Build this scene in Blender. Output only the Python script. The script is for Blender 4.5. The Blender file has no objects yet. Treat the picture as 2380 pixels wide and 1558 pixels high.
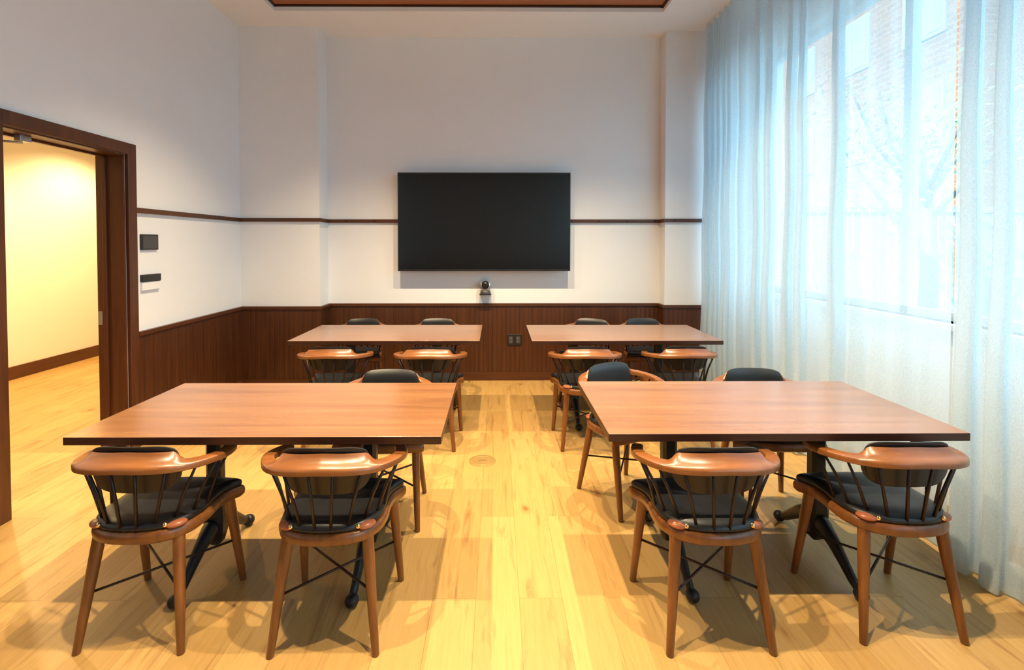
import bpy, bmesh, math, random
from mathutils import Vector, Matrix
PI = math.pi
R = math.radians
S = bpy.context.scene
C = S.collection

# ------------------------------------------------------------------ camera
F_PX, W_PX, H_PX = 1130.0, 2380.0, 1558.0
YAW, PITCH = R(0.4), R(1.3)
cam_d = bpy.data.cameras.new('camera')
cam = bpy.data.objects.new('camera', cam_d); C.objects.link(cam)
cam.location = (0, 0, 1.52)
cam.rotation_euler = (R(90) - PITCH, 0, -YAW)
cam_d.sensor_width = 36.0
cam_d.sensor_fit = 'HORIZONTAL'
cam_d.lens = F_PX / W_PX * 36.0
cam_d.clip_start = 0.05
rot = cam.rotation_euler.to_matrix()
vdir = rot.transposed() @ Vector((0, 1, 0))
cam_d.shift_x = (W_PX / 2 + F_PX * vdir.x / -vdir.z - 1155.0) / W_PX
cam_d.shift_y = -(H_PX / 2 - F_PX * vdir.y / -vdir.z - 567.0) / W_PX
S.camera = cam

# ------------------------------------------------------------------ view, world, sun
S.view_settings.view_transform = 'Standard'
S.view_settings.look = 'None'
S.view_settings.exposure = 0.98
S.view_settings.gamma = 1.0
S.view_settings.use_curve_mapping = False
SKY_STRENGTH = 3.2
SUN_STRENGTH = 6.5
LAMP_WATTS = 225.0
LAMP_COLOR = (1.0, 0.785, 0.50)
HALL_WATTS = 165.0
CEIL = 3.79
S.cycles.transparent_max_bounces = 32
HALL_CEIL = 3.0

w = bpy.data.worlds.new('world'); S.world = w; w.use_nodes = True
bg = w.node_tree.nodes['Background']
bg.inputs[0].default_value = (0.46, 0.80, 1.0, 1)
bg.inputs[1].default_value = SKY_STRENGTH

sd = bpy.data.lights.new('sun', 'SUN'); sd.energy = SUN_STRENGTH; sd.angle = R(1); sd.color = (1.0, 0.86, 0.66)
sun = bpy.data.objects.new('sun', sd); C.objects.link(sun)
sun.rotation_euler = Vector((-1.0, -0.55, 0.75)).to_track_quat('Z', 'Y').to_euler()   # comes over the room's own roof onto the houses opposite

pd_ = bpy.data.lights.new('window_portal', 'AREA'); pd_.shape = 'RECTANGLE'
pd_.size = 2.28; pd_.size_y = 9.8; pd_.cycles.is_portal = True
po = bpy.data.objects.new('window_portal', pd_); C.objects.link(po)
po.location = (2.72, 0.0, 2.2); po.rotation_euler = (0, R(90), 0)

def spot(name, loc, watts, color, size=106, blend=0.85, radius=0.022, aim=None):
    l = bpy.data.lights.new(name, 'SPOT'); l.energy = watts; l.color = color
    l.spot_size = R(size); l.spot_blend = blend; l.shadow_soft_size = radius
    o = bpy.data.objects.new(name, l); C.objects.link(o); o.location = loc
    if aim: o.rotation_euler = (Vector(loc) - Vector(aim)).to_track_quat('Z', 'Y').to_euler()
    return o
LAMPS = [(x, y) for y in (1.45, 3.55) for x in (-1.05, -0.06, 0.9)]
for (x, y) in LAMPS:
    spot('downlight_lamp', (x, y, CEIL + 0.02), LAMP_WATTS, LAMP_COLOR)
HALL_LAMPS = [(-4.6, 2.6), (-4.6, 4.4), (-4.6, 6.2)]
for (x, y) in HALL_LAMPS:
    spot('hall_lamp', (x, y, HALL_CEIL - 0.02), HALL_WATTS, (1.0, 0.70, 0.34), size=140, blend=0.6, radius=0.05)

# ------------------------------------------------------------------ materials
class NT:
    def __init__(s, name):
        s.m = bpy.data.materials.new(name); s.m.use_nodes = True
        s.n = s.m.node_tree.nodes; s.l = s.m.node_tree.links
        s.b = s.n['Principled BSDF']; s.out = s.n['Material Output']
    def add(s, t, **kw):
        nd = s.n.new(t)
        for k, v in kw.items():
            if k.startswith('_'): setattr(nd, k[1:], v)
        return nd
    def link(s, a, b): s.l.new(a, b)
    def coords(s, scale=(1, 1, 1), rot=(0, 0, 0), loc=(0, 0, 0)):
        tc = s.add('ShaderNodeTexCoord'); mp = s.add('ShaderNodeMapping')
        mp.inputs['Scale'].default_value = scale; mp.inputs['Rotation'].default_value = rot; mp.inputs['Location'].default_value = loc
        s.link(tc.outputs['Object'], mp.inputs['Vector']); return mp.outputs[0]
    def noise(s, vec, scale, detail=4, rough=0.55, dist=0):
        n = s.add('ShaderNodeTexNoise'); n.inputs['Scale'].default_value = scale; n.inputs['Detail'].default_value = detail
        n.inputs['Roughness'].default_value = rough; n.inputs['Distortion'].default_value = dist
        s.link(vec, n.inputs['Vector']); return n.outputs['Fac']
    def ramp(s, fac, stops):
        r = s.add('ShaderNodeValToRGB'); e = r.color_ramp.elements
        while len(e) < len(stops): e.new(0.5)
        for el, (p, c) in zip(e, stops): el.position = p; el.color = (*c, 1)
        s.link(fac, r.inputs[0]); return r.outputs[0]
    def mix(s, a, b, fac, mode='MIX'):
        m = s.add('ShaderNodeMix', _data_type='RGBA', _blend_type=mode)
        for sock, v in ((m.inputs[0], fac), (m.inputs[6], a), (m.inputs[7], b)):
            if hasattr(v, 'links'): s.link(v, sock)
            elif isinstance(v, (int, float)): sock.default_value = v
            else: sock.default_value = (*v, 1)
        return m.outputs[2]
    def bump(s, h, strength=0.2, dist=0.01):
        b = s.add('ShaderNodeBump'); b.inputs['Strength'].default_value = strength; b.inputs['Distance'].default_value = dist
        s.link(h, b.inputs['Height']); s.link(b.outputs[0], s.b.inputs['Normal'])
    def set(s, **kw):
        for k, v in kw.items():
            i = s.b.inputs[k.replace('_', ' ')]
            if hasattr(v, 'links'): s.link(v, i)
            else: i.default_value = (*v, 1) if isinstance(v, tuple) and len(v) == 3 else v

def mat_plain(name, col, rough=0.5, metal=0.0, var=0.04, nscale=30, spec=0.5, coat=0.0):
    t = NT(name)
    v = t.noise(t.coords(), nscale)
    lo = tuple(c * (1 - var) for c in col); hi = tuple(min(1, c * (1 + var)) for c in col)
    t.set(Base_Color=t.ramp(v, [(0.3, lo), (0.7, hi)]), Roughness=rough, Metallic=metal, Specular_IOR_Level=spec, Coat_Weight=coat)
    return t.m

def mat_wood(name, dark, light, axis='X', rough=0.35, scale=1.0, coat=0.0, contrast=1.0):
    t = NT(name)
    sc = {'X': (0.8, 9, 9), 'Y': (9, 0.8, 9), 'Z': (9, 9, 0.8)}[axis]
    sc = tuple(a * scale for a in sc)
    vec = t.coords(scale=sc)
    n1 = t.noise(vec, 1.6, 6, 0.6, 0.8)
    n2 = t.noise(t.coords(scale=tuple(a * 5 for a in sc)), 2.0, 4, 0.6)
    c1 = t.ramp(n1, [(0.5 - 0.2 / contrast, dark), (0.5 + 0.2 / contrast, light)])
    c2 = t.ramp(n2, [(0.3, (0.78, 0.78, 0.78)), (0.7, (1, 1, 1))])
    t.set(Base_Color=t.mix(c1, c2, 0.6, 'MULTIPLY'), Roughness=rough, Coat_Weight=coat, Coat_Roughness=0.25)
    t.bump(n2, 0.06, 0.002)
    return t.m

def mat_floor():
    t = NT('oak_floor')
    vec = t.coords(rot=(0, 0, R(90)), loc=(0.35, 0.09, 0))
    br = t.add('ShaderNodeTexBrick'); t.link(vec, br.inputs['Vector'])
    br.offset = 0.37; br.offset_frequency = 2; br.squash = 1
    br.inputs['Color1'].default_value = (0, 0, 0, 1); br.inputs['Color2'].default_value = (1, 1, 1, 1)
    br.inputs['Mortar'].default_value = (0.5, 0.5, 0.5, 1)
    br.inputs['Scale'].default_value = 1.0; br.inputs['Mortar Size'].default_value = 0.0012
    br.inputs['Mortar Smooth'].default_value = 0.3; br.inputs['Bias'].default_value = 0
    br.inputs['Brick Width'].default_value = 1.7; br.inputs['Row Height'].default_value = 0.185
    base = t.ramp(br.outputs['Color'], [(0.0, (0.41, 0.238, 0.072)), (0.35, (0.46, 0.278, 0.090)), (0.7, (0.505, 0.312, 0.106)), (1.0, (0.44, 0.258, 0.080))])
    # offset the grain per board so boards do not share it
    off = t.add('ShaderNodeVectorMath', _operation='MULTIPLY_ADD')
    t.link(br.outputs['Color'], off.inputs[0]); off.inputs[1].default_value = (7.3, 11.1, 3.0)
    t.link(t.coords(scale=(11, 1.0, 1)), off.inputs[2])
    g1 = t.noise(off.outputs[0], 1.3, 6, 0.62, 1.6)
    off2 = t.add('ShaderNodeVectorMath', _operation='MULTIPLY_ADD')
    t.link(br.outputs['Color'], off2.inputs[0]); off2.inputs[1].default_value = (3.1, 5.7, 2.0)
    t.link(t.coords(scale=(60, 3.0, 1)), off2.inputs[2])
    g2 = t.noise(off2.outputs[0], 1.5, 4, 0.6)
    col = t.mix(base, t.ramp(g1, [(0.29, (0.55, 0.42, 0.32)), (0.46, (1, 1, 1)), (0.75, (1.0, 0.98, 0.94))]), 0.75, 'MULTIPLY')
    col = t.mix(col, t.ramp(g2, [(0.3, (0.86, 0.83, 0.79)), (0.6, (1, 1, 1))]), 0.7, 'MULTIPLY')
    # knots
    vo = t.add('ShaderNodeTexVoronoi'); vo.inputs['Scale'].default_value = 1.0
    kv = t.add('ShaderNodeVectorMath', _operation='ADD')
    t.link(t.coords(scale=(4.2, 2.1, 1)), kv.inputs[0])
    nd = t.add('ShaderNodeTexNoise'); nd.inputs['Scale'].default_value = 6; t.link(t.coords(), nd.inputs['Vector'])
    sc_ = t.add('ShaderNodeVectorMath', _operation='SCALE'); t.link(nd.outputs['Color'], sc_.inputs[0]); sc_.inputs['Scale'].default_value = 0.12
    t.link(sc_.outputs[0], kv.inputs[1]); t.link(kv.outputs[0], vo.inputs['Vector'])
    kn = t.ramp(vo.outputs['Distance'], [(0.0, (0.12, 0.06, 0.03)), (0.04, (0.34, 0.20, 0.11)), (0.085, (0.84, 0.76, 0.68)), (0.15, (1, 1, 1))])
    col = t.mix(col, kn, 0.8, 'MULTIPLY')
    seam = t.ramp(br.outputs['Fac'], [(0.0, (1, 1, 1)), (1.0, (0.55, 0.46, 0.36))])
    col = t.mix(col, seam, 0.75, 'MULTIPLY')
    t.set(Base_Color=col, Roughness=t.ramp(g1, [(0.3, (0.46,) * 3), (0.7, (0.38,) * 3)]), Specular_IOR_Level=0.4)
    t.bump(g2, 0.05, 0.002)
    return t.m

def mat_beadboard(name, axis):
    """vertical tongue-and-groove boards: grooves every 5 cm along the wall"""
    t = NT(name)
    sep = t.add('ShaderNodeSeparateXYZ'); tc = t.add('ShaderNodeTexCoord'); t.link(tc.outputs['Object'], sep.inputs[0])
    m1 = t.add('ShaderNodeMath', _operation='MULTIPLY'); t.link(sep.outputs[axis], m1.inputs[0]); m1.inputs[1].default_value = 1 / 0.05
    fr = t.add('ShaderNodeMath', _operation='PINGPONG'); t.link(m1.outputs[0], fr.inputs[0]); fr.inputs[1].default_value = 0.5
    gro = t.ramp(fr.outputs[0], [(0.0, (0, 0, 0)), (0.09, (1, 1, 1))])
    n1 = t.noise(t.coords(scale=(9, 9, 0.7)), 1.8, 6, 0.6, 0.6)
    col = t.ramp(n1, [(0.3, (0.050, 0.014, 0.0035)), (0.7, (0.095, 0.028, 0.007))])
    col = t.mix(col, t.ramp(gro, [(0.0, (0.45,) * 3), (1.0, (1, 1, 1))]), 0.8, 'MULTIPLY')
    t.set(Base_Color=col, Roughness=0.42)
    t.bump(gro, 0.5, 0.004)
    return t.m

def mat_curtain():
    t = NT('sheer_curtain')
    t.n.remove(t.b)
    tr = t.add('ShaderNodeBsdfTransparent'); tr.inputs[0].default_value = (0.97, 0.985, 1, 1)
    tl = t.add('ShaderNodeBsdfTranslucent'); df = t.add('ShaderNodeBsdfDiffuse')
    n = t.noise(t.coords(scale=(260, 260, 160)), 1.0, 2)
    col = t.ramp(n, [(0.3, (0.74, 0.83, 0.87)), (0.7, (0.84, 0.92, 0.95))])
    t.link(col, tl.inputs[0]); t.link(col, df.inputs[0])
    m1 = t.add('ShaderNodeMixShader'); m1.inputs[0].default_value = 0.40
    t.link(tl.outputs[0], m1.inputs[1]); t.link(df.outputs[0], m1.inputs[2])
    m2 = t.add('ShaderNodeMixShader')
    dens = t.ramp(n, [(0.3, (0.62,) * 3), (0.7, (0.72,) * 3)])
    t.link(dens, m2.inputs[0]); t.link(tr.outputs[0], m2.inputs[1]); t.link(m1.outputs[0], m2.inputs[2])
    t.link(m2.outputs[0], t.out.inputs[0])
    return t.m

def mat_pane():
    t = NT('window_glass')
    t.n.remove(t.b)
    tr = t.add('ShaderNodeBsdfTransparent'); gl = t.add('ShaderNodeBsdfGlossy'); gl.inputs['Roughness'].default_value = 0.02
    tr.inputs[0].default_value = (0.95, 0.98, 1.0, 1)
    m = t.add('ShaderNodeMixShader'); m.inputs[0].default_value = 0.05; t.link(tr.outputs[0], m.inputs[1]); t.link(gl.outputs[0], m.inputs[2])
    t.link(m.outputs[0], t.out.inputs[0]); return t.m

def mat_brick(name, c1, c2, mortar, rot=(0, 0, 0), scale=1.0):
    t = NT(name)
    tc = t.add('ShaderNodeTexCoord'); sp = t.add('ShaderNodeSeparateXYZ'); cb = t.add('ShaderNodeCombineXYZ')
    t.link(tc.outputs['Object'], sp.inputs[0])
    ad = t.add('ShaderNodeMath', _operation='ADD'); t.link(sp.outputs[0], ad.inputs[0]); t.link(sp.outputs[1], ad.inputs[1])
    t.link(ad.outputs[0], cb.inputs[0]); t.link(sp.outputs[2], cb.inputs[1])
    br = t.add('ShaderNodeTexBrick'); t.link(cb.outputs[0], br.inputs['Vector'])
    br.inputs['Color1'].default_value = (*c1, 1); br.inputs['Color2'].default_value = (*c2, 1); br.inputs['Mortar'].default_value = (*mortar, 1)
    br.inputs['Scale'].default_value = scale; br.inputs['Brick Width'].default_value = 0.45; br.inputs['Row Height'].default_value = 0.18; br.inputs['Mortar Size'].default_value = 0.02
    t.set(Base_Color=br.outputs['Color'], Roughness=0.85); return t.m

def mat_leather():
    t = NT('black_leather')
    n = t.noise(t.coords(), 220, 3); n2 = t.noise(t.coords(), 9, 2)
    t.set(Base_Color=t.ramp(n2, [(0.3, (0.006, 0.0065, 0.007)), (0.7, (0.010, 0.011, 0.013))]), Roughness=0.40, Specular_IOR_Level=0.5)
    t.bump(n, 0.15, 0.001); return t.m

M = {
    'wall': mat_plain('white_wall_paint', (0.82, 0.825, 0.83), 0.6, var=0.01, nscale=4, spec=0.25),
    'ceiling': mat_plain('white_ceiling_paint', (0.86, 0.86, 0.85), 0.7, var=0.01, nscale=4, spec=0.2),
    'hall': mat_plain('cream_wall_paint', (0.82, 0.78, 0.68), 0.6, var=0.01, nscale=4, spec=0.2),
    'floor': mat_floor(),
    'bead_x': mat_beadboard('walnut_beadboard_back', 0),
    'bead_y': mat_beadboard('walnut_beadboard_left', 1),
    'trim': mat_wood('walnut_trim', (0.065, 0.019, 0.006), (0.115, 0.036, 0.011), 'Z', 0.38),
    'trim_h': mat_wood('walnut_trim_level', (0.065, 0.019, 0.006), (0.115, 0.036, 0.011), 'X', 0.38),
    'trim_hy': mat_wood('walnut_trim_level_left', (0.065, 0.019, 0.006), (0.115, 0.036, 0.011), 'Y', 0.38),
    'tray': mat_wood('walnut_ceiling_panel', (0.34, 0.11, 0.038), (0.46, 0.16, 0.052), 'X', 0.45),
    'top': mat_wood('walnut_tabletop', (0.18, 0.074, 0.029), (0.32, 0.148, 0.060), 'X', 0.24, 0.6, coat=0.65, contrast=0.9),
    'edge': mat_wood('dark_walnut_edge', (0.026, 0.008, 0.004), (0.050, 0.014, 0.006), 'X', 0.35),
    'chair': mat_wood('walnut_chair_wood', (0.135, 0.043, 0.009), (0.25, 0.086, 0.018), 'Z', 0.33, 1.5, coat=0.2),
    'rail': mat_wood('walnut_bent_rail', (0.145, 0.047, 0.011), (0.26, 0.092, 0.021), 'X', 0.32, 1.5, coat=0.3),
    'black_metal': mat_plain('black_metal', (0.014, 0.014, 0.015), 0.38, 0.6, 0.1),
    'iron': mat_plain('black_cast_iron', (0.012, 0.014, 0.017), 0.42, 0.3, 0.15, 60),
    'bronze': mat_plain('dark_bronze_rod', (0.022, 0.010, 0.007), 0.4, 0.3, 0.1),
    'leather': mat_leather(),
    'backboard': mat_plain('dark_brown_pad_back', (0.012, 0.006, 0.004), 0.4, 0.0, 0.1),
    'tab': mat_plain('tan_leather_tab', (0.42, 0.13, 0.055), 0.32, 0.0, 0.1),
    'brass': mat_plain('brass', (0.85, 0.62, 0.28), 0.22, 1.0, 0.04),
    'floor_brass': mat_plain('brushed_brass', (0.42, 0.27, 0.085), 0.5, 0.6, 0.06),
    'screen': mat_plain('tv_screen_glass', (0.006, 0.006, 0.006), 0.16, 0.0, 0.0, spec=0.55),
    'black_plastic': mat_plain('black_plastic', (0.012, 0.012, 0.013), 0.35, 0.0, 0.05),
    'grey_plastic': mat_plain('dark_grey_plastic', (0.055, 0.055, 0.06), 0.4, 0.0, 0.05),
    'silver': mat_plain('silver_metal', (0.55, 0.54, 0.52), 0.3, 0.8, 0.04),
    'white_plastic': mat_plain('white_plastic', (0.82, 0.82, 0.81), 0.4, 0.0, 0.01),
    'lens': mat_plain('lens_glass', (0.01, 0.01, 0.014), 0.06, 0.0, 0.0),
    'frame': mat_plain('white_window_frame', (0.70, 0.72, 0.74), 0.45, 0.0, 0.01),
    'curtain': mat_curtain(),
    'pane': mat_pane(),
    'brick': mat_brick('tan_brick', (0.24, 0.095, 0.040), (0.17, 0.065, 0.028), (0.24, 0.15, 0.09)),
    'house_glass': mat_plain('pale_house_window', (0.25, 0.34, 0.38), 0.15, 0.0, 0.1, 1),
    'stone': mat_plain('pale_stone', (0.26, 0.30, 0.31), 0.7, 0.0, 0.05, 6),
    'paving': mat_plain('grey_paving', (0.13, 0.15, 0.155), 0.8, 0.0, 0.1, 3),
    'fence': mat_plain('white_fence_paint', (0.32, 0.35, 0.36), 0.5, 0.0, 0.02),
    'bark': mat_plain('grey_bark', (0.16, 0.13, 0.10), 0.9, 0.0, 0.3, 12),
    'leaf': mat_plain('green_leaf', (0.20, 0.30, 0.12), 0.6, 0.0, 0.3, 8),
}
_em = NT('lamp_diffuser'); _em.set(Base_Color=(1, 0.9, 0.7), Emission_Color=LAMP_COLOR, Emission_Strength=6.0); M['lamp'] = _em.m

# ------------------------------------------------------------------ mesh helpers
def box(bm, x0, x1, y0, y1, z0, z1, mi=0):
    v = [bm.verts.new(p) for p in ((x0, y0, z0), (x1, y0, z0), (x1, y1, z0), (x0, y1, z0), (x0, y0, z1), (x1, y0, z1), (x1, y1, z1), (x0, y1, z1))]
    fs = []
    for f in ((0, 3, 2, 1), (4, 5, 6, 7), (0, 1, 5, 4), (1, 2, 6, 5), (2, 3, 7, 6), (3, 0, 4, 7)):
        q = bm.faces.new([v[i] for i in f]); q.material_index = mi; fs.append(q)
    return fs

def tube(bm, pts, radii, seg=12, squash=None, caps=True):
    """round bar along a list of points with a radius for each"""
    pts = [Vector(p) for p in pts]
    if not isinstance(radii, (list, tuple)): radii = [radii] * len(pts)
    rings = []; up = None
    for i, p in enumerate(pts):
        d = (pts[min(i + 1, len(pts) - 1)] - pts[max(i - 1, 0)]).normalized()
        if up is None: up = Vector((0, 0, 1)) if abs(d.z) < 0.9 else Vector((0, 1, 0))
        a = d.cross(up).normalized(); b = a.cross(d).normalized(); up = b
        sq = squash or (1, 1)
        rings.append([bm.verts.new(p + (a * math.cos(2 * PI * k / seg) * sq[0] + b * math.sin(2 * PI * k / seg) * sq[1]) * radii[i]) for k in range(seg)])
    for r0, r1 in zip(rings, rings[1:]):
        for k in range(seg):
            bm.faces.new((r0[k], r0[(k + 1) % seg], r1[(k + 1) % seg], r1[k]))
    if caps:
        bm.faces.new(rings[0][::-1]); bm.faces.new(rings[-1])

def ball(bm, c, r, sx=1, sy=1, sz=1, u=14, v=9):
    m = Matrix.Translation(c) @ Matrix.Diagonal((sx, sy, sz, 1))
    bmesh.ops.create_uvsphere(bm, u_segments=u, v_segments=v, radius=r, matrix=m)

def lathe(bm, prof, c=(0, 0, 0), seg=32):
    rings = [[bm.verts.new((c[0] + r * math.cos(2 * PI * k / seg), c[1] + r * math.sin(2 * PI * k / seg), c[2] + z)) for k in range(seg)] for r, z in prof]
    for a, b in zip(rings, rings[1:]):
        for k in range(seg): bm.faces.new((a[k], a[(k + 1) % seg], b[(k + 1) % seg], b[k]))
    bm.faces.new(rings[0][::-1]); bm.faces.new(rings[-1])

def loft(bm, rings, close_ends=True):
    vr = [[bm.verts.new(p) for p in r] for r in rings]
    n = len(vr[0])
    for a, b in zip(vr, vr[1:]):
        for k in range(n): bm.faces.new((a[k], a[(k + 1) % n], b[(k + 1) % n], b[k]))
    if close_ends: bm.faces.new(vr[0][::-1]); bm.faces.new(vr[-1])
    return vr

def obj(name, bm, mats, parent=None, smooth=False, bevel=0.0, bseg=2):
    bmesh.ops.recalc_face_normals(bm, faces=bm.faces)
    me = bpy.data.meshes.new(name); bm.to_mesh(me); bm.free()
    for m in (mats if isinstance(mats, list) else [mats]): me.materials.append(m)
    if smooth:
        for p in me.polygons: p.use_smooth = True
        if smooth == 'auto':
            b2 = bmesh.new(); b2.from_mesh(me)
            for e in b2.edges:
                if len(e.link_faces) == 2 and e.calc_face_angle(0) > R(38): e.smooth = False
            b2.to_mesh(me); b2.free()
    o = bpy.data.objects.new(name, me); C.objects.link(o)
    if parent: o.parent = parent
    if bevel:
        md = o.modifiers.new('bevel', 'BEVEL'); md.width = bevel; md.segments = bseg; md.limit_method = 'ANGLE'; md.angle_limit = R(40)
        for p in me.polygons: p.use_smooth = True
        md.harden_normals = True
    return o

def tag(o, label=None, cat=None, group=None, kind=None):
    for k, v in (('label', label), ('category', cat), ('group', group), ('kind', kind)):
        if v: o[k] = v
    return o

def thing(name, label, cat, loc=(0, 0, 0), rz=0, group=None):
    o = bpy.data.objects.new(name, None); C.objects.link(o)
    o.location = loc; o.rotation_euler = (0, 0, rz); o.empty_display_size = 0.1
    return tag(o, label, cat, group)

def struct(name, bm, m, label, **kw):
    return tag(obj(name, bm, m, **kw), label, None, None, 'structure')

def newbm(): return bmesh.new()

def dup(root, loc, rz, label, group=None):
    r = root.copy(); C.objects.link(r); r.location = loc; r.rotation_euler = (0, 0, rz); r['label'] = label
    if group: r['group'] = group
    for ch in list(root.children):
        c = ch.copy(); C.objects.link(c); c.parent = r
        for g in list(ch.children):
            d = g.copy(); C.objects.link(d); d.parent = c
    return r

# ------------------------------------------------------------------ room shell
XL, XR = -2.70, 2.62          # left wall face, window wall face
YB, YF = 5.40, -5.2          # back wall face, wall behind the viewer
LP_X, LP_Y = -1.87, 5.14      # left pier: right corner, front face
RP_X, RP_Y = 1.81, 5.23       # right pier
DY0, DY1, DZ = 2.665, 3.556, 2.17     # door opening
WT = 0.20                     # left wall thickness
HX = -5.43                    # hall wall

bm = newbm(); box(bm, HX - 0.2, XR + 0.3, YF - 0.2, 9.2, -0.12, 0.0)
struct('floor', bm, M['floor'], 'wide honey oak floorboards with knots')

# ceiling: flat border with a rectangular tray, timber panel inside
TX0, TX1, TY0, TY1 = -2.17, 1.63, -3.6, 4.80
bm = newbm()
for (a, b, c, d) in ((XL - WT, XR + 0.3, TY1, YB + 0.2), (XL - WT, XR + 0.3, YF - 0.2, TY0), (XL - WT, TX0, TY0, TY1), (TX1, XR + 0.3, TY0, TY1)):
    box(bm, a, b, c, d, CEIL, CEIL + 0.30)
box(bm, TX0 - 0.05, TX1 + 0.05, TY0 - 0.05, TY1 + 0.05, CEIL + 0.30, CEIL + 0.36)
ceil = struct('ceiling', bm, M['ceiling'], 'white ceiling with a recessed tray')
bm = newbm(); box(bm, TX0 + 0.001, TX1 - 0.001, TY0 + 0.001, TY1 - 0.001, CEIL + 0.055, CEIL + 0.075)
obj('tray_panel', bm, M['tray'], ceil)
bm = newbm()                                      # dark bead round the tray
g = 0.02
box(bm, TX0, TX1, TY1 - g, TY1 - 0.001, CEIL + 0.038, CEIL + 0.055); box(bm, TX0, TX1, TY0 + 0.001, TY0 + g, CEIL + 0.038, CEIL + 0.055)
box(bm, TX0 + 0.001, TX0 + g, TY0, TY1, CEIL + 0.038, CEIL + 0.055); box(bm, TX1 - g, TX1 - 0.001, TY0, TY1, CEIL + 0.038, CEIL + 0.055)
obj('tray_bead', bm, M['edge'], ceil)
for (x, y) in LAMPS:
    bm = newbm(); lathe(bm, [(0.060, 0.055), (0.060, 0.050), (0.045, 0.048), (0.045, 0.055)], (x, y, CEIL), 24)
    obj('downlight_ring', bm, M['white_plastic'], ceil, smooth='auto')

# back wall with the two piers, as one closed solid
bm = newbm()
plan = [(XL - WT, LP_Y), (LP_X, LP_Y), (LP_X, YB), (RP_X, YB), (RP_X, RP_Y), (XR + 0.3, RP_Y), (XR + 0.3, YB + 0.25), (XL - WT, YB + 0.25)]
loft(bm, [[(x, y, 0) for x, y in plan], [(x, y, CEIL) for x, y in plan]])
struct('wall_back', bm, M['wall'], 'white back wall with a pier at each end')
bm = newbm()
plan = [(XL, LP_Y), (XL, LP_Y - 0.018), (LP_X + 0.018, LP_Y - 0.018), (LP_X + 0.018, YB - 0.018), (RP_X - 0.018, YB - 0.018), (RP_X - 0.018, RP_Y - 0.018), (2.28, RP_Y - 0.018), (2.28, RP_Y), (RP_X, RP_Y), (RP_X, YB), (LP_X, YB), (LP_X, LP_Y)]
def strip(path, z0, z1, dep, m, name, label):
    """board following the stepped back wall"""
    b = newbm()
    d = dep
    pl = [(XL, LP_Y), (XL, LP_Y - d), (LP_X + d, LP_Y - d), (LP_X + d, YB - d), (RP_X - d, YB - d), (RP_X - d, RP_Y - d), (2.30, RP_Y - d), (2.30, RP_Y), (RP_X, RP_Y), (RP_X, YB), (LP_X, YB), (LP_X, LP_Y)]
    loft(b, [[(x, y, z0) for x, y in pl], [(x, y, z1) for x, y in pl]])
    return b
bm.free()
WZ = 0.86
wb = struct('trim_1', strip(None, 0, WZ - 0.03, 0.018, None, None, None), M['bead_x'], 'dark walnut beadboard wainscot along the back wall')
obj('cap', strip(None, WZ - 0.03, WZ, 0.030, None, None, None), M['trim_h'], wb)
obj('skirting', strip(None, 0.0, 0.09, 0.026, None, None, None), M['trim_h'], wb)
RZ0, RZ1 = 1.752, 1.790
rb = struct('trim_2', strip(None, RZ0, RZ1, 0.022, None, None, None), M['trim_h'], 'thin walnut rail along the back wall')

for k, x in enumerate([-1.66 + 0.31 * i for i in range(12)] + [1.90, 2.20]):
    yy = (YB if x < RP_X else RP_Y) - 0.022
    if -1.05 < x < 0.78: continue                 # behind the television
    bm = newbm(); tube(bm, [(x, yy + 0.004, 1.771), (x, yy - 0.004, 1.771)], 0.009, 12)
    obj('screw_cap', bm, M['black_metal'], rb, smooth='auto')

# left wall
bm = newbm()
box(bm, XL - WT, XL, YF, DY0, 0, CEIL); box(bm, XL - WT, XL, DY1, LP_Y, 0, CEIL); box(bm, XL - WT, XL, DY0, DY1, DZ, CEIL)
struct('wall_left', bm, M['wall'], 'white left wall around the doorway')
CW = 0.082
bm = newbm(); box(bm, XL, XL + 0.018, DY1 + CW, LP_Y - 0.018, 0, WZ - 0.03); box(bm, XL, XL + 0.018, YF, DY0 - CW, 0, WZ - 0.03)
wl = struct('trim_3', bm, M['bead_y'], 'dark walnut beadboard wainscot along the left wall')
bm = newbm(); box(bm, XL, XL + 0.030, DY1 + CW, LP_Y - 0.030, WZ - 0.03, WZ); box(bm, XL, XL + 0.030, YF, DY0 - CW, WZ - 0.03, WZ)
obj('cap', bm, M['trim_hy'], wl)
bm = newbm(); box(bm, XL, XL + 0.026, DY1 + CW, LP_Y - 0.030, 0, 0.09); obj('skirting', bm, M['trim_hy'], wl)
bm = newbm(); box(bm, XL, XL + 0.022, DY1 + CW, LP_Y - 0.022, RZ0, RZ1); box(bm, XL, XL + 0.022, YF, DY0 - CW, RZ0, RZ1)
struct('trim_4', bm, M['trim_hy'], 'thin walnut rail along the left wall')

# doorway: casing, jambs, stop, leaf swung out into the hall
bm = newbm()
box(bm, XL, XL + 0.028, DY1, DY1 + CW, 0, DZ + CW); box(bm, XL, XL + 0.028, DY0 - CW, DY0, 0, DZ + CW); box(bm, XL, XL + 0.028, DY0, DY1, DZ, DZ + CW)
dr = struct('door_1', bm, M['trim'], 'dark walnut door casing around the open doorway', bevel=0.004)
bm = newbm()
J = 0.012
box(bm, XL - WT, XL, DY1 - J, DY1, 0, DZ - J); box(bm, XL - WT, XL, DY0, DY0 + J, 0, DZ - J); box(bm, XL - WT, XL, DY0, DY1, DZ - J, DZ)
obj('jamb', bm, M['trim'], dr, bevel=0.002)
bm = newbm()
box(bm, XL - 0.15, XL - 0.125, DY1 - J - 0.014, DY1 - J, 0, DZ - J); box(bm, XL - 0.15, XL - 0.125, DY0 + J, DY0 + J + 0.014, 0, DZ - J); box(bm, XL - 0.15, XL - 0.125, DY0 + J, DY1 - J, DZ - J - 0.014, DZ - J)
obj('door_stop', bm, M['trim'], dr, bevel=0.002)
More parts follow.
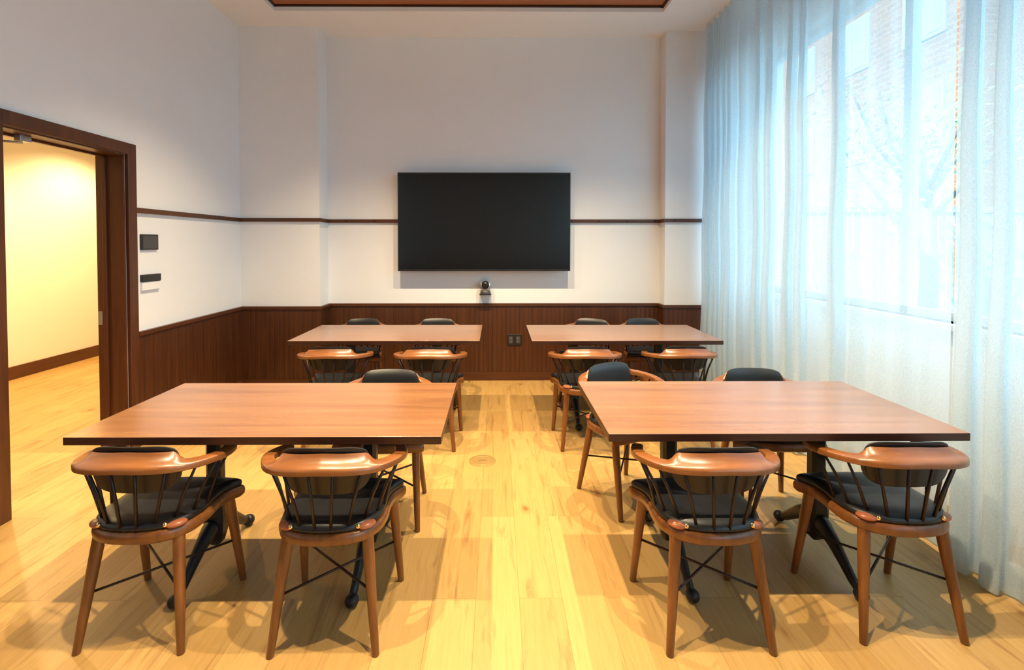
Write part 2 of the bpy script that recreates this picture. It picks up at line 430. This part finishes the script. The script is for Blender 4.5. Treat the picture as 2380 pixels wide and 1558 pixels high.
bm = newbm(); box(bm, XL - 0.195, XL - 0.165, DY1 - J - 0.003, DY1 - J, 0.93, 1.03)
obj('strike_plate', bm, M['silver'], dr)
bm = newbm(); box(bm, XL - WT - 0.90, XL - WT - 0.01, DY0 - 0.045, DY0 - 0.003, 0.008, DZ - 0.016)
leaf = obj('door_leaf', bm, M['trim'], dr, bevel=0.003)
bm = newbm()
box(bm, XL - 0.115, XL - 0.075, DY0 + 0.20, DY0 + 0.27, DZ - J - 0.035, DZ - J)
tube(bm, [(XL - 0.095, DY0 + 0.235, DZ - 0.055), (XL - 0.30, DY0 + 0.06, DZ - 0.055), (XL - 0.40, DY0 - 0.0, DZ - 0.055)], 0.008, 8)
obj('door_closer', bm, M['silver'], dr, bevel=0.002)

# window wall
WY0, WY1, WZ0, WZ1 = -4.9, 4.90, 1.06, 3.34  # unseen stretch behind the viewer is added, left uncurtained to admit more daylight
bm = newbm()
box(bm, XR, XR + 0.25, YF, RP_Y, 0, WZ0); box(bm, XR, XR + 0.25, YF, RP_Y, WZ1, CEIL)
box(bm, XR, XR + 0.25, WY1, RP_Y, WZ0, WZ1); box(bm, XR, XR + 0.25, YF, WY0, WZ0, WZ1)
struct('wall_right', bm, M['wall'], 'white window wall behind the sheer curtains')
mull = [WY1 - 0.03, 3.2, 1.5, -0.2, -1.9, -3.5, WY0 + 0.03]
bm = newbm()
for y in mull: box(bm, XR + 0.08, XR + 0.14, y - 0.03, y + 0.03, WZ0, WZ1)
box(bm, XR + 0.08, XR + 0.14, WY0, WY1, WZ0, WZ0 + 0.05); box(bm, XR + 0.08, XR + 0.14, WY0, WY1, WZ1 - 0.05, WZ1)
win = struct('window_1', bm, M['frame'], 'long white framed window behind the sheer curtains')
for y0, y1 in zip(mull[1:], mull[:-1]):
    bm = newbm(); box(bm, XR + 0.105, XR + 0.111, y0 + 0.03, y1 - 0.03, WZ0 + 0.05, WZ1 - 0.05)
    obj('pane', bm, M['pane'], win)
bm = newbm(); box(bm, XR - 0.06, XR + 0.08, WY0, WY1, WZ0 - 0.03, WZ0); obj('sill', bm, M['frame'], win)

# wall behind the viewer, hall
bm = newbm(); box(bm, XL - WT, XR + 0.3, YF - 0.2, YF, 0, CEIL)
wf = struct('wall_front', bm, M['wall'], 'white wall opposite the television')
bm = newbm(); box(bm, XL + 0.03, XR, YF, YF + 0.018, 0, WZ); obj('wainscot', bm, M['bead_x'], wf)
bm = newbm(); box(bm, HX - 0.2, HX, 0.0, 9.0, 0, HALL_CEIL)
struct('wall_hall', bm, M['hall'], 'cream hall wall seen through the doorway')
bm = newbm(); box(bm, HX, XL - WT, 9.0, 9.2, 0, HALL_CEIL); box(bm, HX, XL - WT, -0.2, 0.0, 0, HALL_CEIL); box(bm, XL - WT - 0.0, XL - WT + 0.1, YB + 0.25, 9.2, 0, HALL_CEIL)
struct('wall_hall_end', bm, M['hall'], 'cream walls closing the hall')
bm = newbm(); box(bm, HX - 0.2, XL - WT, -0.2, 9.2, HALL_CEIL, HALL_CEIL + 0.3)
struct('ceiling_hall', bm, M['ceiling'], 'white hall ceiling')
bm = newbm(); box(bm, HX, HX + 0.02, 0.0, 9.0, 0, 0.145)
struct('baseboard_hall', bm, M['trim_hy'], 'brown baseboard along the hall wall', bevel=0.003)

# ------------------------------------------------------------------ tables
def make_table(label, group, x, y):
    L, D, H, T = 1.475, 0.755, 0.75, 0.033
    t = thing('dining_table', label, 'table', (x, y, 0), 0, group)
    bm = newbm(); box(bm, -L / 2, L / 2, -D / 2, D / 2, H - T, H)
    for f in bm.faces:
        if abs(f.normal.z) < 0.5 or f.calc_center_median().z < H - T / 2: f.material_index = 1
    bm.normal_update()
    for f in bm.faces: f.material_index = 0 if f.calc_center_median().z > H - 1e-4 else 1
    obj('tabletop', bm, [M['top'], M['edge']], t, bevel=0.003)
    for sx in (-0.36, 0.36):
        bm = newbm()
        box(bm, sx - 0.05, sx + 0.05, -0.28, 0.28, H - T - 0.012, H - T)
        box(bm, sx - 0.04, sx + 0.04, -0.06, 0.06, H - T - 0.05, H - T - 0.012)
        obj('top_plate', bm, M['iron'], t, bevel=0.003)
        bm = newbm()
        hw, hd = 0.034, 0.032
        rings = []
        for z, k in ((0.085, 0.45), (0.10, 0.9), (0.15, 1.25), (0.23, 1.4), (0.30, 1.15), (0.36, 1.0), (0.64, 1.0), (0.66, 1.25), (H - T - 0.05, 1.25)):
            rings.append([(sx + a * hw * k, b * hd * k, z) for a, b in ((-1, -.6), (-.6, -1), (.6, -1), (1, -.6), (1, .6), (.6, 1), (-.6, 1), (-1, .6))])
        loft(bm, rings); col = obj('column', bm, M['iron'], t, smooth='auto')
        for s in (-1, 1):
            bm = newbm()
            P = [(sx, 0.0, 0.19), (sx, s * 0.06, 0.18), (sx, s * 0.13, 0.145), (sx, s * 0.19, 0.10), (sx, s * 0.245, 0.058), (sx, s * 0.29, 0.034)]
            tube(bm, P, [0.046, 0.042, 0.032, 0.026, 0.022, 0.019], 10, squash=(0.8, 1.0))
            obj('foot_leg', bm, M['iron'], t, smooth=True)
            bm = newbm(); ball(bm, (sx, s * 0.30, 0.028), 0.029, 1, 1.1, 0.95)
            obj('foot', bm, M['iron'], t, smooth=True)
    return t
table0 = make_table('long walnut table nearest the open doorway, only one chair on its far side', None, -0.975, 2.305)
table0['group'] = 'walnut tables'; table0.scale.x = 1.02
dup(table0, (1.190, 2.325, 0), 0, 'long walnut table closest to the sheer curtains, a twisted chair behind its left corner', 'walnut tables')
dup(table0, (-0.90, 4.225, 0), 0, 'smaller looking walnut table in the back row on the doorway side', 'walnut tables')
dup(table0, (1.04, 4.215, 0), 0, 'walnut table in the back row on the curtain side', 'walnut tables')

for o in C.objects:
    if o.name.startswith('dining_table.'): o.scale.x = {'1': 1.0}.get(o.name[-1], 1.035)

# ------------------------------------------------------------------ chair (sitter looks along +Y)
def catmull(P, n):
    out = []
    for i in range(len(P) - 1):
        p0 = P[max(i - 1, 0)]; p1 = P[i]; p2 = P[i + 1]; p3 = P[min(i + 2, len(P) - 1)]
        for k in range(n):
            t = k / n
            out.append(tuple(0.5 * ((2 * b) + (c - a) * t + (2 * a - 5 * b + 4 * c - d) * t * t + (-a + 3 * b - 3 * c + d) * t ** 3) for a, b, c, d in zip(p0, p1, p2, p3)))
    out.append(P[-1]); return out
HALF = [(0, -0.215), (0.085, -0.206), (0.155, -0.172), (0.195, -0.115), (0.208, -0.045), (0.205, 0.03), (0.210, 0.085), (0.226, 0.125), (0.245, 0.155), (0.232, 0.170), (0.12, 0.187), (0, 0.195)]
_r = catmull(HALF, 5)
OUT = _r + [(-x, y) for x, y in _r[-2:0:-1]]
def ring(inset, z, sc=None, dz=0.0):
    cx, cy = 0, 0.01
    pts = []
    for (x, y) in OUT:
        d = math.hypot(x - cx, y - cy); k = (d - inset) / d
        X, Y = cx + (x - cx) * k, cy + (y - cy) * k
        pts.append((X, Y, z + dz * max(0, Y / 0.23)))
    return pts

def rail_pt(s):
    """s in [-1, 1] along the U of the arm rail, 0 = middle of the back; centre line"""
    a = abs(s); sg = 1 if s >= 0 else -1
    q = _rail[min(int(a * (len(_rail) - 1) + 0.5), len(_rail) - 1)]
    z = 0.703 - 0.046 * (a ** 1.4)
    return Vector((sg * q[0], q[1], z))
_rail = catmull([(0, -0.222), (0.085, -0.216), (0.165, -0.188), (0.225, -0.128), (0.255, -0.055), (0.252, 0.02), (0.226, 0.095)], 40)

def smooth01(t): t = max(0, min(1, t)); return t * t * (3 - 2 * t)

def make_chair():
    t = thing('armchair', 'x', 'chair', (0, 0, 0), 0, 'spindle back armchairs')
    # wooden seat
    bm = newbm(); loft(bm, [ring(0.034, 0.402), ring(0.014, 0.405), ring(0.003, 0.414), ring(0, 0.430), ring(0.003, 0.444), ring(0.010, 0.451), ring(0.016, 0.452)])
    obj('seat', bm, M['chair'], t, smooth='auto')
    # padded cushion with a welt
    bm = newbm(); loft(bm, [ring(0.020, 0.4525), ring(0.014, 0.455, dz=0.002), ring(0.012, 0.462, dz=0.004), ring(0.015, 0.471, dz=0.006), ring(0.026, 0.478, dz=0.007), ring(0.05, 0.483, dz=0.006), ring(0.09, 0.484, dz=0.004), ring(0.15, 0.480)])
    obj('seat_cushion', bm, M['leather'], t, smooth=True)
    # leather tabs with a stud at the rear of the cushion
    for s in (-1, 1):
        bm = newbm()
        bmesh.ops.create_uvsphere(bm, u_segments=18, v_segments=10, radius=1.0, matrix=Matrix.Translation((s * 0.150, -0.152, 0.461)) @ Matrix.Rotation(s * R(38), 4, 'Z') @ Matrix.Diagonal((0.036, 0.024, 0.013, 1)))
        tb = obj('strap_tab', bm, M['tab'], t, smooth=True)
        bm = newbm(); ball(bm, (s * 0.124, -0.178, 0.468), 0.0095, 1, 0.9, 1)
        obj('stud', bm, M['brass'], tb, smooth=True)
    # bent arm rail, thickened into a crest at the back
    bm = newbm(); rr = []; N = 72
    for i in range(N + 1):
        s = -1 + 2 * i / N
        p = rail_pt(s); q0 = rail_pt(max(-1, s - 0.02)); q1 = rail_pt(min(1, s + 0.02))
        d = (q1 - q0); d.z = 0; d.normalize()
        n = Vector((d.y, -d.x, 0))                    # outward
        a = abs(s)
        cr = smooth01((0.43 - a) / 0.10) * 0.036      # crest height
        wd = 0.024 + 0.006 * smooth01((0.6 - a) / 0.25)
        th = 0.013
        if a > 0.93: k = math.sqrt(max(0.05, 1 - ((a - 0.93) / 0.072) ** 2)); wd *= k; th *= (0.6 + 0.4 * k)
        sec = [(wd * 0.86, -th), (wd, -th * 0.8), (wd * 1.02, th * 0.3), (wd * 0.94, th * 0.75), (wd * 0.70, th * 0.98 + cr * 0.10), (wd * 0.3, th + cr * 0.22), (-wd * 0.1, th + cr * 0.42), (-wd * 0.5, th + cr * 0.76), (-wd * 0.72, th + cr), (-wd * 0.92, th * 0.9 + cr * 0.97), (-wd, th * 0.4 + cr * 0.8), (-wd, -th * 0.6), (-wd * 0.8, -th)]
        rr.append([p + n * u + Vector((0, 0, v)) for u, v in sec])
    loft(bm, rr); obj('arm_rail', bm, M['rail'], t, smooth='auto')
    # curved back cushion inside the crest
    def cush(off0, off1, hw, z0, z1, puff, NU=22, NV=10):
        b = newbm(); grids = []
        for side in (0, 1):
            gr = []
            for j in range(NV + 1):
                row = []
                for i in range(NU + 1):
                    u, v = -1 + 2 * i / NU, -1 + 2 * j / NV
                    uu = u * math.sqrt(1 - 0.22 * v * v * u * u); vv = v * math.sqrt(1 - 0.32 * u ** 4 * v * v)
                    x = uu * hw * (1 if v > 0 else 1 - 0.10 * v * v)
                    zz = (z0 + z1) / 2 + vv * (z1 - z0) / 2
                    edge = (1 - abs(u) ** 6) * (1 - abs(v) ** 6)
                    yb = -0.222 + 0.9 * x * x + 9 * x ** 4
                    lean = (zz - 0.70) * -0.12
                    y = yb + (off0 if side == 0 else off0 + off1 * 0.35 + (off1 * 0.65 + puff) * edge) + lean
                    row.append(b.verts.new((x, y, zz)))
                gr.append(row)
            grids.append(gr)
            for j in range(NV):
                for i in range(NU): b.faces.new((gr[j][i], gr[j][i + 1], gr[j + 1][i + 1], gr[j + 1][i]))
        g0, g1 = grids
        per = [(0, i) for i in range(NU)] + [(j, NU) for j in range(NV)] + [(NV, NU - i) for i in range(NU)] + [(NV - j, 0) for j in range(NV)]
        for (a, c) in zip(per, per[1:] + per[:1]):
            b.faces.new((g0[a[0]][a[1]], g0[c[0]][c[1]], g1[c[0]][c[1]], g1[a[0]][a[1]]))
        return b
    bc = obj('back_cushion', cush(0.040, 0.018, 0.168, 0.582, 0.765, 0.006), M['leather'], t, smooth='auto')
    obj('cushion_back', cush(0.030, 0.008, 0.160, 0.588, 0.745, 0.0), M['backboard'], bc, smooth='auto')
    # spindles
    for k in range(10):
        s = -0.86 + 1.72 * k / 9
        a = rail_pt(s); a.z -= 0.008
        ang = s * 1.55
        fx, fy = 0.188 * math.sin(ang) , -0.165 - 0.030 * math.cos(ang) + 0.20 * (1 - math.cos(ang * 0.93))
        bm = newbm(); tube(bm, [(fx, fy, 0.440), (fx + (a.x - fx) * 0.5, fy + (a.y - fy) * 0.5, 0.575), (a.x, a.y, a.z)], [0.0062, 0.0062, 0.0050], 8)
        obj('spindle', bm, M['bronze'], t, smooth=True)
    # legs, splayed and tapered
    tops = {(-1, -1): (-0.150, -0.140), (1, -1): (0.150, -0.140), (-1, 1): (-0.195, 0.125), (1, 1): (0.195, 0.125)}
    feet = {(-1, -1): (-0.193, -0.205), (1, -1): (0.193, -0.205), (-1, 1): (-0.215, 0.197), (1, 1): (0.215, 0.197)}
    for k in tops:
        a, b = tops[k], feet[k]
        bm = newbm()
        pts = [(b[0] + (a[0] - b[0]) * u, b[1] + (a[1] - b[1]) * u, 0.415 * u) for u in (0, 0.006, 0.35, 0.8, 1.0)]
        tube(bm, pts, [0.0125, 0.0138, 0.0172, 0.0215, 0.022], 14)
        obj('leg', bm, M['chair'], t, smooth='auto')
    # crossed stretchers
    u = 0.50
    at = lambda k, z: (feet[k][0] + (tops[k][0] - feet[k][0]) * z / 0.415, feet[k][1] + (tops[k][1] - feet[k][1]) * z / 0.415, z)
    for k0, k1, z in (((-1, -1), (1, 1), 0.205), ((1, -1), (-1, 1), 0.217)):
        bm = newbm(); tube(bm, [at(k0, z), at(k1, z)], 0.0052, 8)
        obj('stretcher', bm, M['bronze'], t, smooth=True)
    return t

chair0 = make_chair()
G1, G2, G3, G4 = 'armchairs on the near side of the front tables', 'armchairs on the far side of the front tables', 'armchairs on the near side of the back tables', 'armchairs on the far side of the back tables'
CH = [
    (-1.366, 1.983, 0, 'black cushioned walnut armchair, front row, nearest the open doorway', G1),
    (-0.645, 1.967, 1, 'black cushioned walnut armchair, front row, at the aisle end of the doorway-side table', G1),
    (0.829, 1.962, 0.5, 'black cushioned walnut armchair, front row, at the aisle end of the curtain-side table', G1),
    (1.588, 2.008, -0.5, 'black cushioned walnut armchair, front row, right beside the curtain hems', G1),
    (-0.635, 2.735, 180, 'lone armchair facing the viewer across the table nearest the doorway', G2),
    (0.775, 2.895, 208, 'twisted armchair with grey-lit cushion behind the left corner of the curtain-side front table', G2),
    (1.535, 2.745, 176, 'armchair facing the viewer, its black cushion top showing in front of the curtains', G2),
    (-1.235, 3.74, 2, 'armchair seen from behind at the left end of the doorway-side back table', G3),
    (-0.507, 3.73, 0, 'armchair seen from behind at the aisle end of the doorway-side back table', G3),
    (0.672, 3.73, 0, 'armchair seen from behind at the aisle end of the curtain-side back table', G3),
    (1.40, 3.74, 1, 'armchair seen from behind at the back table, its rail end almost touching the curtain', G3),
    (-1.345, 4.735, 181, 'armchair top peeking over the doorway-side back table, left of the two', G4),
    (-0.60, 4.735, 179, 'armchair top peeking over the doorway-side back table, right of the two', G4),
    (0.885, 4.73, 154, 'armchair top peeking over the curtain-side back table, turned to the left with one arm out', G4),
    (1.47, 4.735, 180, 'armchair top peeking over the curtain-side back table, near the right pier', G4),
]
for i, (x, y, a, lab, grp) in enumerate(CH):
    if i == 0:
        chair0.location = (x, y, 0); chair0.rotation_euler = (0, 0, R(a)); chair0['label'] = lab; chair0['group'] = grp
    else:
        dup(chair0, (x, y, 0), R(a), lab, grp)

# ------------------------------------------------------------------ television
tv = thing('television', 'large flat black television hung on the middle of the back wall', 'television', (-0.138, YB - 0.002, 1.757))
TW, TH, TD = 1.868, 1.065, 0.075
TF = -0.135
bm = newbm(); box(bm, -TW / 2, TW / 2, TF, TF + 0.045, -TH / 2, TH / 2)
obj('housing', bm, M['black_plastic'], tv, bevel=0.004)
bm = newbm(); box(bm, -TW / 2 + 0.014, TW / 2 - 0.014, TF - 0.0015, TF + 0.004, -TH / 2 + 0.022, TH / 2 - 0.014)
obj('screen', bm, M['screen'], tv)
bm = newbm(); box(bm, -0.35, 0.35, TF + 0.044, -0.01, -0.25, 0.25); box(bm, -0.45, 0.45, -0.01, 0.0, -0.2, 0.2)
obj('wall_bracket', bm, M['black_metal'], tv)

# ------------------------------------------------------------------ conference camera
cc = thing('conference_camera', 'small black pan tilt camera on the wall below the television', 'camera', (-0.127, YB, 0.962))
bm = newbm(); box(bm, -0.065, 0.065, -0.13, 0.0, 0.0, 0.008); box(bm, -0.05, 0.05, -0.006, 0.0, -0.0, 0.05)
obj('shelf_bracket', bm, M['black_metal'], cc)
bm = newbm(); lathe(bm, [(0.056, 0.008), (0.058, 0.014), (0.056, 0.035), (0.046, 0.048), (0.030, 0.052)], (0, -0.07, 0), 28)
obj('base', bm, M['grey_plastic'], cc, smooth='auto')
bm = newbm()
for s in (-1, 1):
    loft(bm, [[(s * 0.040, -0.07 + 0.030 * math.cos(a) * 1.0, 0.10 + 0.045 * math.sin(a)) for a in [2 * PI * k / 16 for k in range(16)]], [(s * 0.052, -0.07 + 0.026 * math.cos(a), 0.10 + 0.040 * math.sin(a)) for a in [2 * PI * k / 16 for k in range(16)]]])
box(bm, -0.050, 0.050, -0.09, -0.05, 0.046, 0.064)
obj('yoke', bm, M['silver'], cc, smooth='auto')
bm = newbm(); ball(bm, (0, -0.07, 0.108), 0.040, 1, 1.15, 1.15, 20, 14)
hd = obj('head', bm, M['black_plastic'], cc, smooth=True)
bm = newbm(); tube(bm, [(0, -0.105, 0.103), (0, -0.125, 0.102)], [0.024, 0.022], 20)
obj('lens', bm, M['lens'], hd, smooth='auto')

# ------------------------------------------------------------------ wall outlet, panels, floor box
ol = thing('wall_outlet', 'black double socket plate low on the wainscot between the back tables', 'outlet', (0.195, YB - 0.018, 0.452))
bm = newbm(); box(bm, -0.082, 0.082, -0.008, 0, -0.062, 0.062); obj('plate', bm, M['black_plastic'], ol, bevel=0.003)
for dx in (-0.040, 0.040):
    bm = newbm(); box(bm, dx - 0.024, dx + 0.024, -0.012, -0.007, -0.038, 0.038); so = obj('socket', bm, M['grey_plastic'], ol, bevel=0.002)
    bm = newbm()
    for dz in (-0.018, 0.018):
        box(bm, dx - 0.010, dx - 0.007, -0.0135, -0.0115, dz - 0.006, dz + 0.007); box(bm, dx + 0.006, dx + 0.009, -0.0135, -0.0115, dz - 0.005, dz + 0.006)
    obj('slot', bm, M['silver'], so)

cp = thing('control_panel', 'dark grey touch panel on the left wall, the upper of the two', 'control panel', (XL, 3.785, 1.533))
bm = newbm(); box(bm, 0, 0.016, -0.092, 0.092, -0.060, 0.060); obj('housing', bm, M['black_plastic'], cp, bevel=0.004)
bm = newbm(); box(bm, 0.014, 0.0175, -0.080, 0.080, -0.050, 0.050); obj('display', bm, M['grey_plastic'], cp)
th = thing('wall_keypad', 'white wall keypad with a black display strip on the left wall, under the touch panel', 'keypad', (XL, 3.79, 1.225))
bm = newbm(); box(bm, 0, 0.018, -0.098, 0.098, -0.062, 0.004); obj('body', bm, M['white_plastic'], th, bevel=0.004)
bm = newbm(); box(bm, 0, 0.024, -0.100, 0.100, 0.004, 0.060); obj('display', bm, M['black_plastic'], th, bevel=0.003)

fb = thing('floor_box', 'round brass floor outlet cover in the aisle between the tables', 'floor outlet', (-0.103, 3.37, 0))
bm = newbm(); lathe(bm, [(0.094, 0.0), (0.094, 0.002), (0.088, 0.004), (0.070, 0.004), (0.069, 0.0032), (0.066, 0.0032)], (0, 0, 0), 40)
rg = obj('ring', bm, M['floor_brass'], fb, smooth='auto')
bm = newbm(); lathe(bm, [(0.066, 0.0032), (0.065, 0.0042), (0.02, 0.0045)], (0, 0, 0), 40)
lid = obj('lid', bm, M['floor_brass'], fb, smooth='auto')
bm = newbm(); box(bm, -0.028, 0.028, -0.004, 0.004, 0.0044, 0.0056); obj('latch', bm, M['brass'], lid)

# ------------------------------------------------------------------ sheer curtains
def curtain(y0, y1, seed, label, xc=2.20):
    rng = random.Random(seed)
    path = []; y = y0; s = 1
    PH = []                                         # pleats of irregular width and depth
    while y > y1:
        flat = rng.random() < 0.42                  # a stretched, single layer of cloth
        wd = rng.uniform(0.10, 0.24) if flat else rng.uniform(0.11, 0.20)
        PH.append((y, wd, rng.uniform(0.012, 0.025) if flat else rng.uniform(0.05, 0.085), 0.0 if flat else rng.uniform(0.7, 1.25), rng.uniform(-1, 1)))
        y -= wd
    rows = 26; z0, z1 = 0.012, CEIL - 0.02
    bm = newbm(); grid = []
    for j in range(rows + 1):
        v = j / rows; z = z0 + (z1 - z0) * v
        row = []
        for (py, wd, am, ov, dr) in PH:
            top = 1 - 0.35 * v
            for k in range(18):
                u = k / 18; ph = 2 * PI * u
                drift = 0.022 * math.sin(1.7 * py + 2.1 * (1 - v) + dr) * (1 - v)
                X = xc + am * top * math.sin(ph) + 0.4 * drift
                Y = py - wd * u - wd * ov * 0.42 * math.sin(2 * ph) * top + drift
                Y = max(y1, min(y0, Y))
                e = smooth01(min(y0 - Y, Y - y1) / 0.05)          # the side edges hang straight
                row.append(bm.verts.new((xc + (X - xc + 0.006 * math.sin(5 * z + py * 3)) * e, Y, z)))
        grid.append(row)
    for a, b in zip(grid, grid[1:]):
        for i in range(len(a) - 1): bm.faces.new((a[i], a[i + 1], b[i + 1], b[i]))
    hemrows = [[v.co.copy() for v in grid[0]], [v.co.copy() for v in grid[1]]]
    o = obj('curtain', bm, M['curtain'], None, smooth=True)
    tag(o, label, 'curtain', 'sheer white curtains')
    bm = newbm(); box(bm, xc - 0.012, xc + 0.012, y1, y0, CEIL - 0.02, CEIL); obj('curtain_track', bm, M['white_plastic'], o)
    # hem: a folded band along the bottom edge
    bm = newbm(); h = []
    for row in hemrows: h.append([bm.verts.new((c.x - 0.003, c.y, c.z)) for c in row])
    for i in range(len(h[0]) - 1): bm.faces.new((h[0][i], h[0][i + 1], h[1][i + 1], h[1][i]))
    obj('hem', bm, M['curtain'], o, smooth=True)
    return o
curtain(5.15, 2.332, 5, 'long sheer white curtain hanging from the right pier past both table rows')
curtain(2.331, -0.6, 11, 'sheer white curtain at the right edge of the view, its hem reaching furthest forward', xc=2.20)  # stops short so the added window stretch behind the viewer stays bare

# ------------------------------------------------------------------ outside
bm = newbm(); box(bm, XR + 0.3, 40, -30, 60, -0.3, -0.1)
struct('ground', bm, M['paving'], 'grey paving outside the window')
def house(x, y0, y1, h, label, name='brick_building', wall='brick', sw=1.5, gap=2.9, fh=3.3, bz=1.2):
    hb = thing(name, label, 'building', (x, y0, -0.1))
    bm = newbm(); box(bm, 0, 8, 0, y1 - y0, 0, h); obj('wall', bm, M[wall], hb)
    bm = newbm(); box(bm, -0.25, 8, -0.2, y1 - y0 + 0.2, h, h + 0.6); obj('cornice', bm, M['stone'], hb)
    n = int((y1 - y0) / gap)
    for k in range(n):
        for f in range(int((h - bz) / fh)):
            yc = (k + 0.5) * gap; z = bz + f * fh
            bm = newbm(); box(bm, -0.06, 0.02, yc - sw / 2, yc + sw / 2, z, z + 1.9)
            wn = obj('window', bm, M['stone'], hb)
            bm = newbm(); box(bm, -0.08, -0.055, yc - sw / 2 + 0.12, yc - 0.04, z + 0.12, z + 1.78); box(bm, -0.08, -0.055, yc + 0.04, yc + sw / 2 - 0.12, z + 0.12, z + 1.78)
            obj('pane', bm, M['house_glass'], wn)
    return hb
house(13.0, 13.4, 25.0, 15.0, 'tall tan brick building seen through the sheer curtains')
house(15.0, 4.0, 12.6, 12.0, 'pale stone building glimpsed through the near curtain, right of the brick one', 'stone_building', 'stone')  # added building, covers the bright sky beyond the near curtain
fn = thing('fence', 'white panelled fence outside, seen through the sheer curtains', 'fence', (3.3, 9.0, -0.1))
bm = newbm(); box(bm, 0, 9.0, -0.06, 0.06, 2.20, 2.30); box(bm, 0, 9.0, -0.05, 0.05, 0.10, 0.20); obj('rail', bm, M['fence'], fn)
for k in range(7):
    bm = newbm(); box(bm, k * 1.47, k * 1.47 + 0.12, -0.07, 0.07, 0, 2.20); obj('post', bm, M['fence'], fn)
bm = newbm()
for k in range(55): box(bm, 0.14 + k * 0.16, 0.14 + k * 0.16 + 0.11, -0.012, 0.012, 0.2, 2.2)
obj('slat_panel', bm, M['fence'], fn)
def tree(x, y, h, seed, label):
    rng = random.Random(seed)
    t = thing('tree', label, 'tree', (x, y, -0.1))
    bm = newbm(); tips = []
    tube(bm, [(0, 0, 0), (0.05, 0.02, h * 0.3), (0.0, 0.08, h * 0.55)], [0.14, 0.11, 0.08], 8)
    for k in range(11):
        a = rng.uniform(0, 2 * PI); z = h * rng.uniform(0.32, 0.55); L = h * rng.uniform(0.22, 0.42)
        p0 = Vector((0.02, 0.04, z)); p1 = p0 + Vector((math.cos(a) * L * 0.4, math.sin(a) * L * 0.4, L * 0.5)); p2 = p1 + Vector((math.cos(a + 0.4) * L * 0.3, math.sin(a + 0.4) * L * 0.3, L * 0.5))
        tube(bm, [p0, p1, p2], [0.045, 0.028, 0.010], 6); tips += [p1, p2, (p1 + p2) / 2]
    obj('trunk', bm, M['bark'], t, smooth=True)
    bm = newbm()
    for p in tips:
        for _ in range(26):
            c = p + Vector((rng.gauss(0, 0.30), rng.gauss(0, 0.30), rng.gauss(0, 0.25))); r = rng.uniform(0.04, 0.08)
            d1 = Vector((rng.uniform(-1, 1), rng.uniform(-1, 1), rng.uniform(-1, 1))).normalized(); d2 = d1.orthogonal().normalized()
            bm.faces.new([bm.verts.new(c + d1 * r), bm.verts.new(c + d2 * r * 0.5), bm.verts.new(c - d1 * r), bm.verts.new(c - d2 * r * 0.5)])
    obj('foliage', bm, M['leaf'], t)
tree(6.6, 7.4, 4.6, 3, 'small thin tree outside between the window and the brick building')
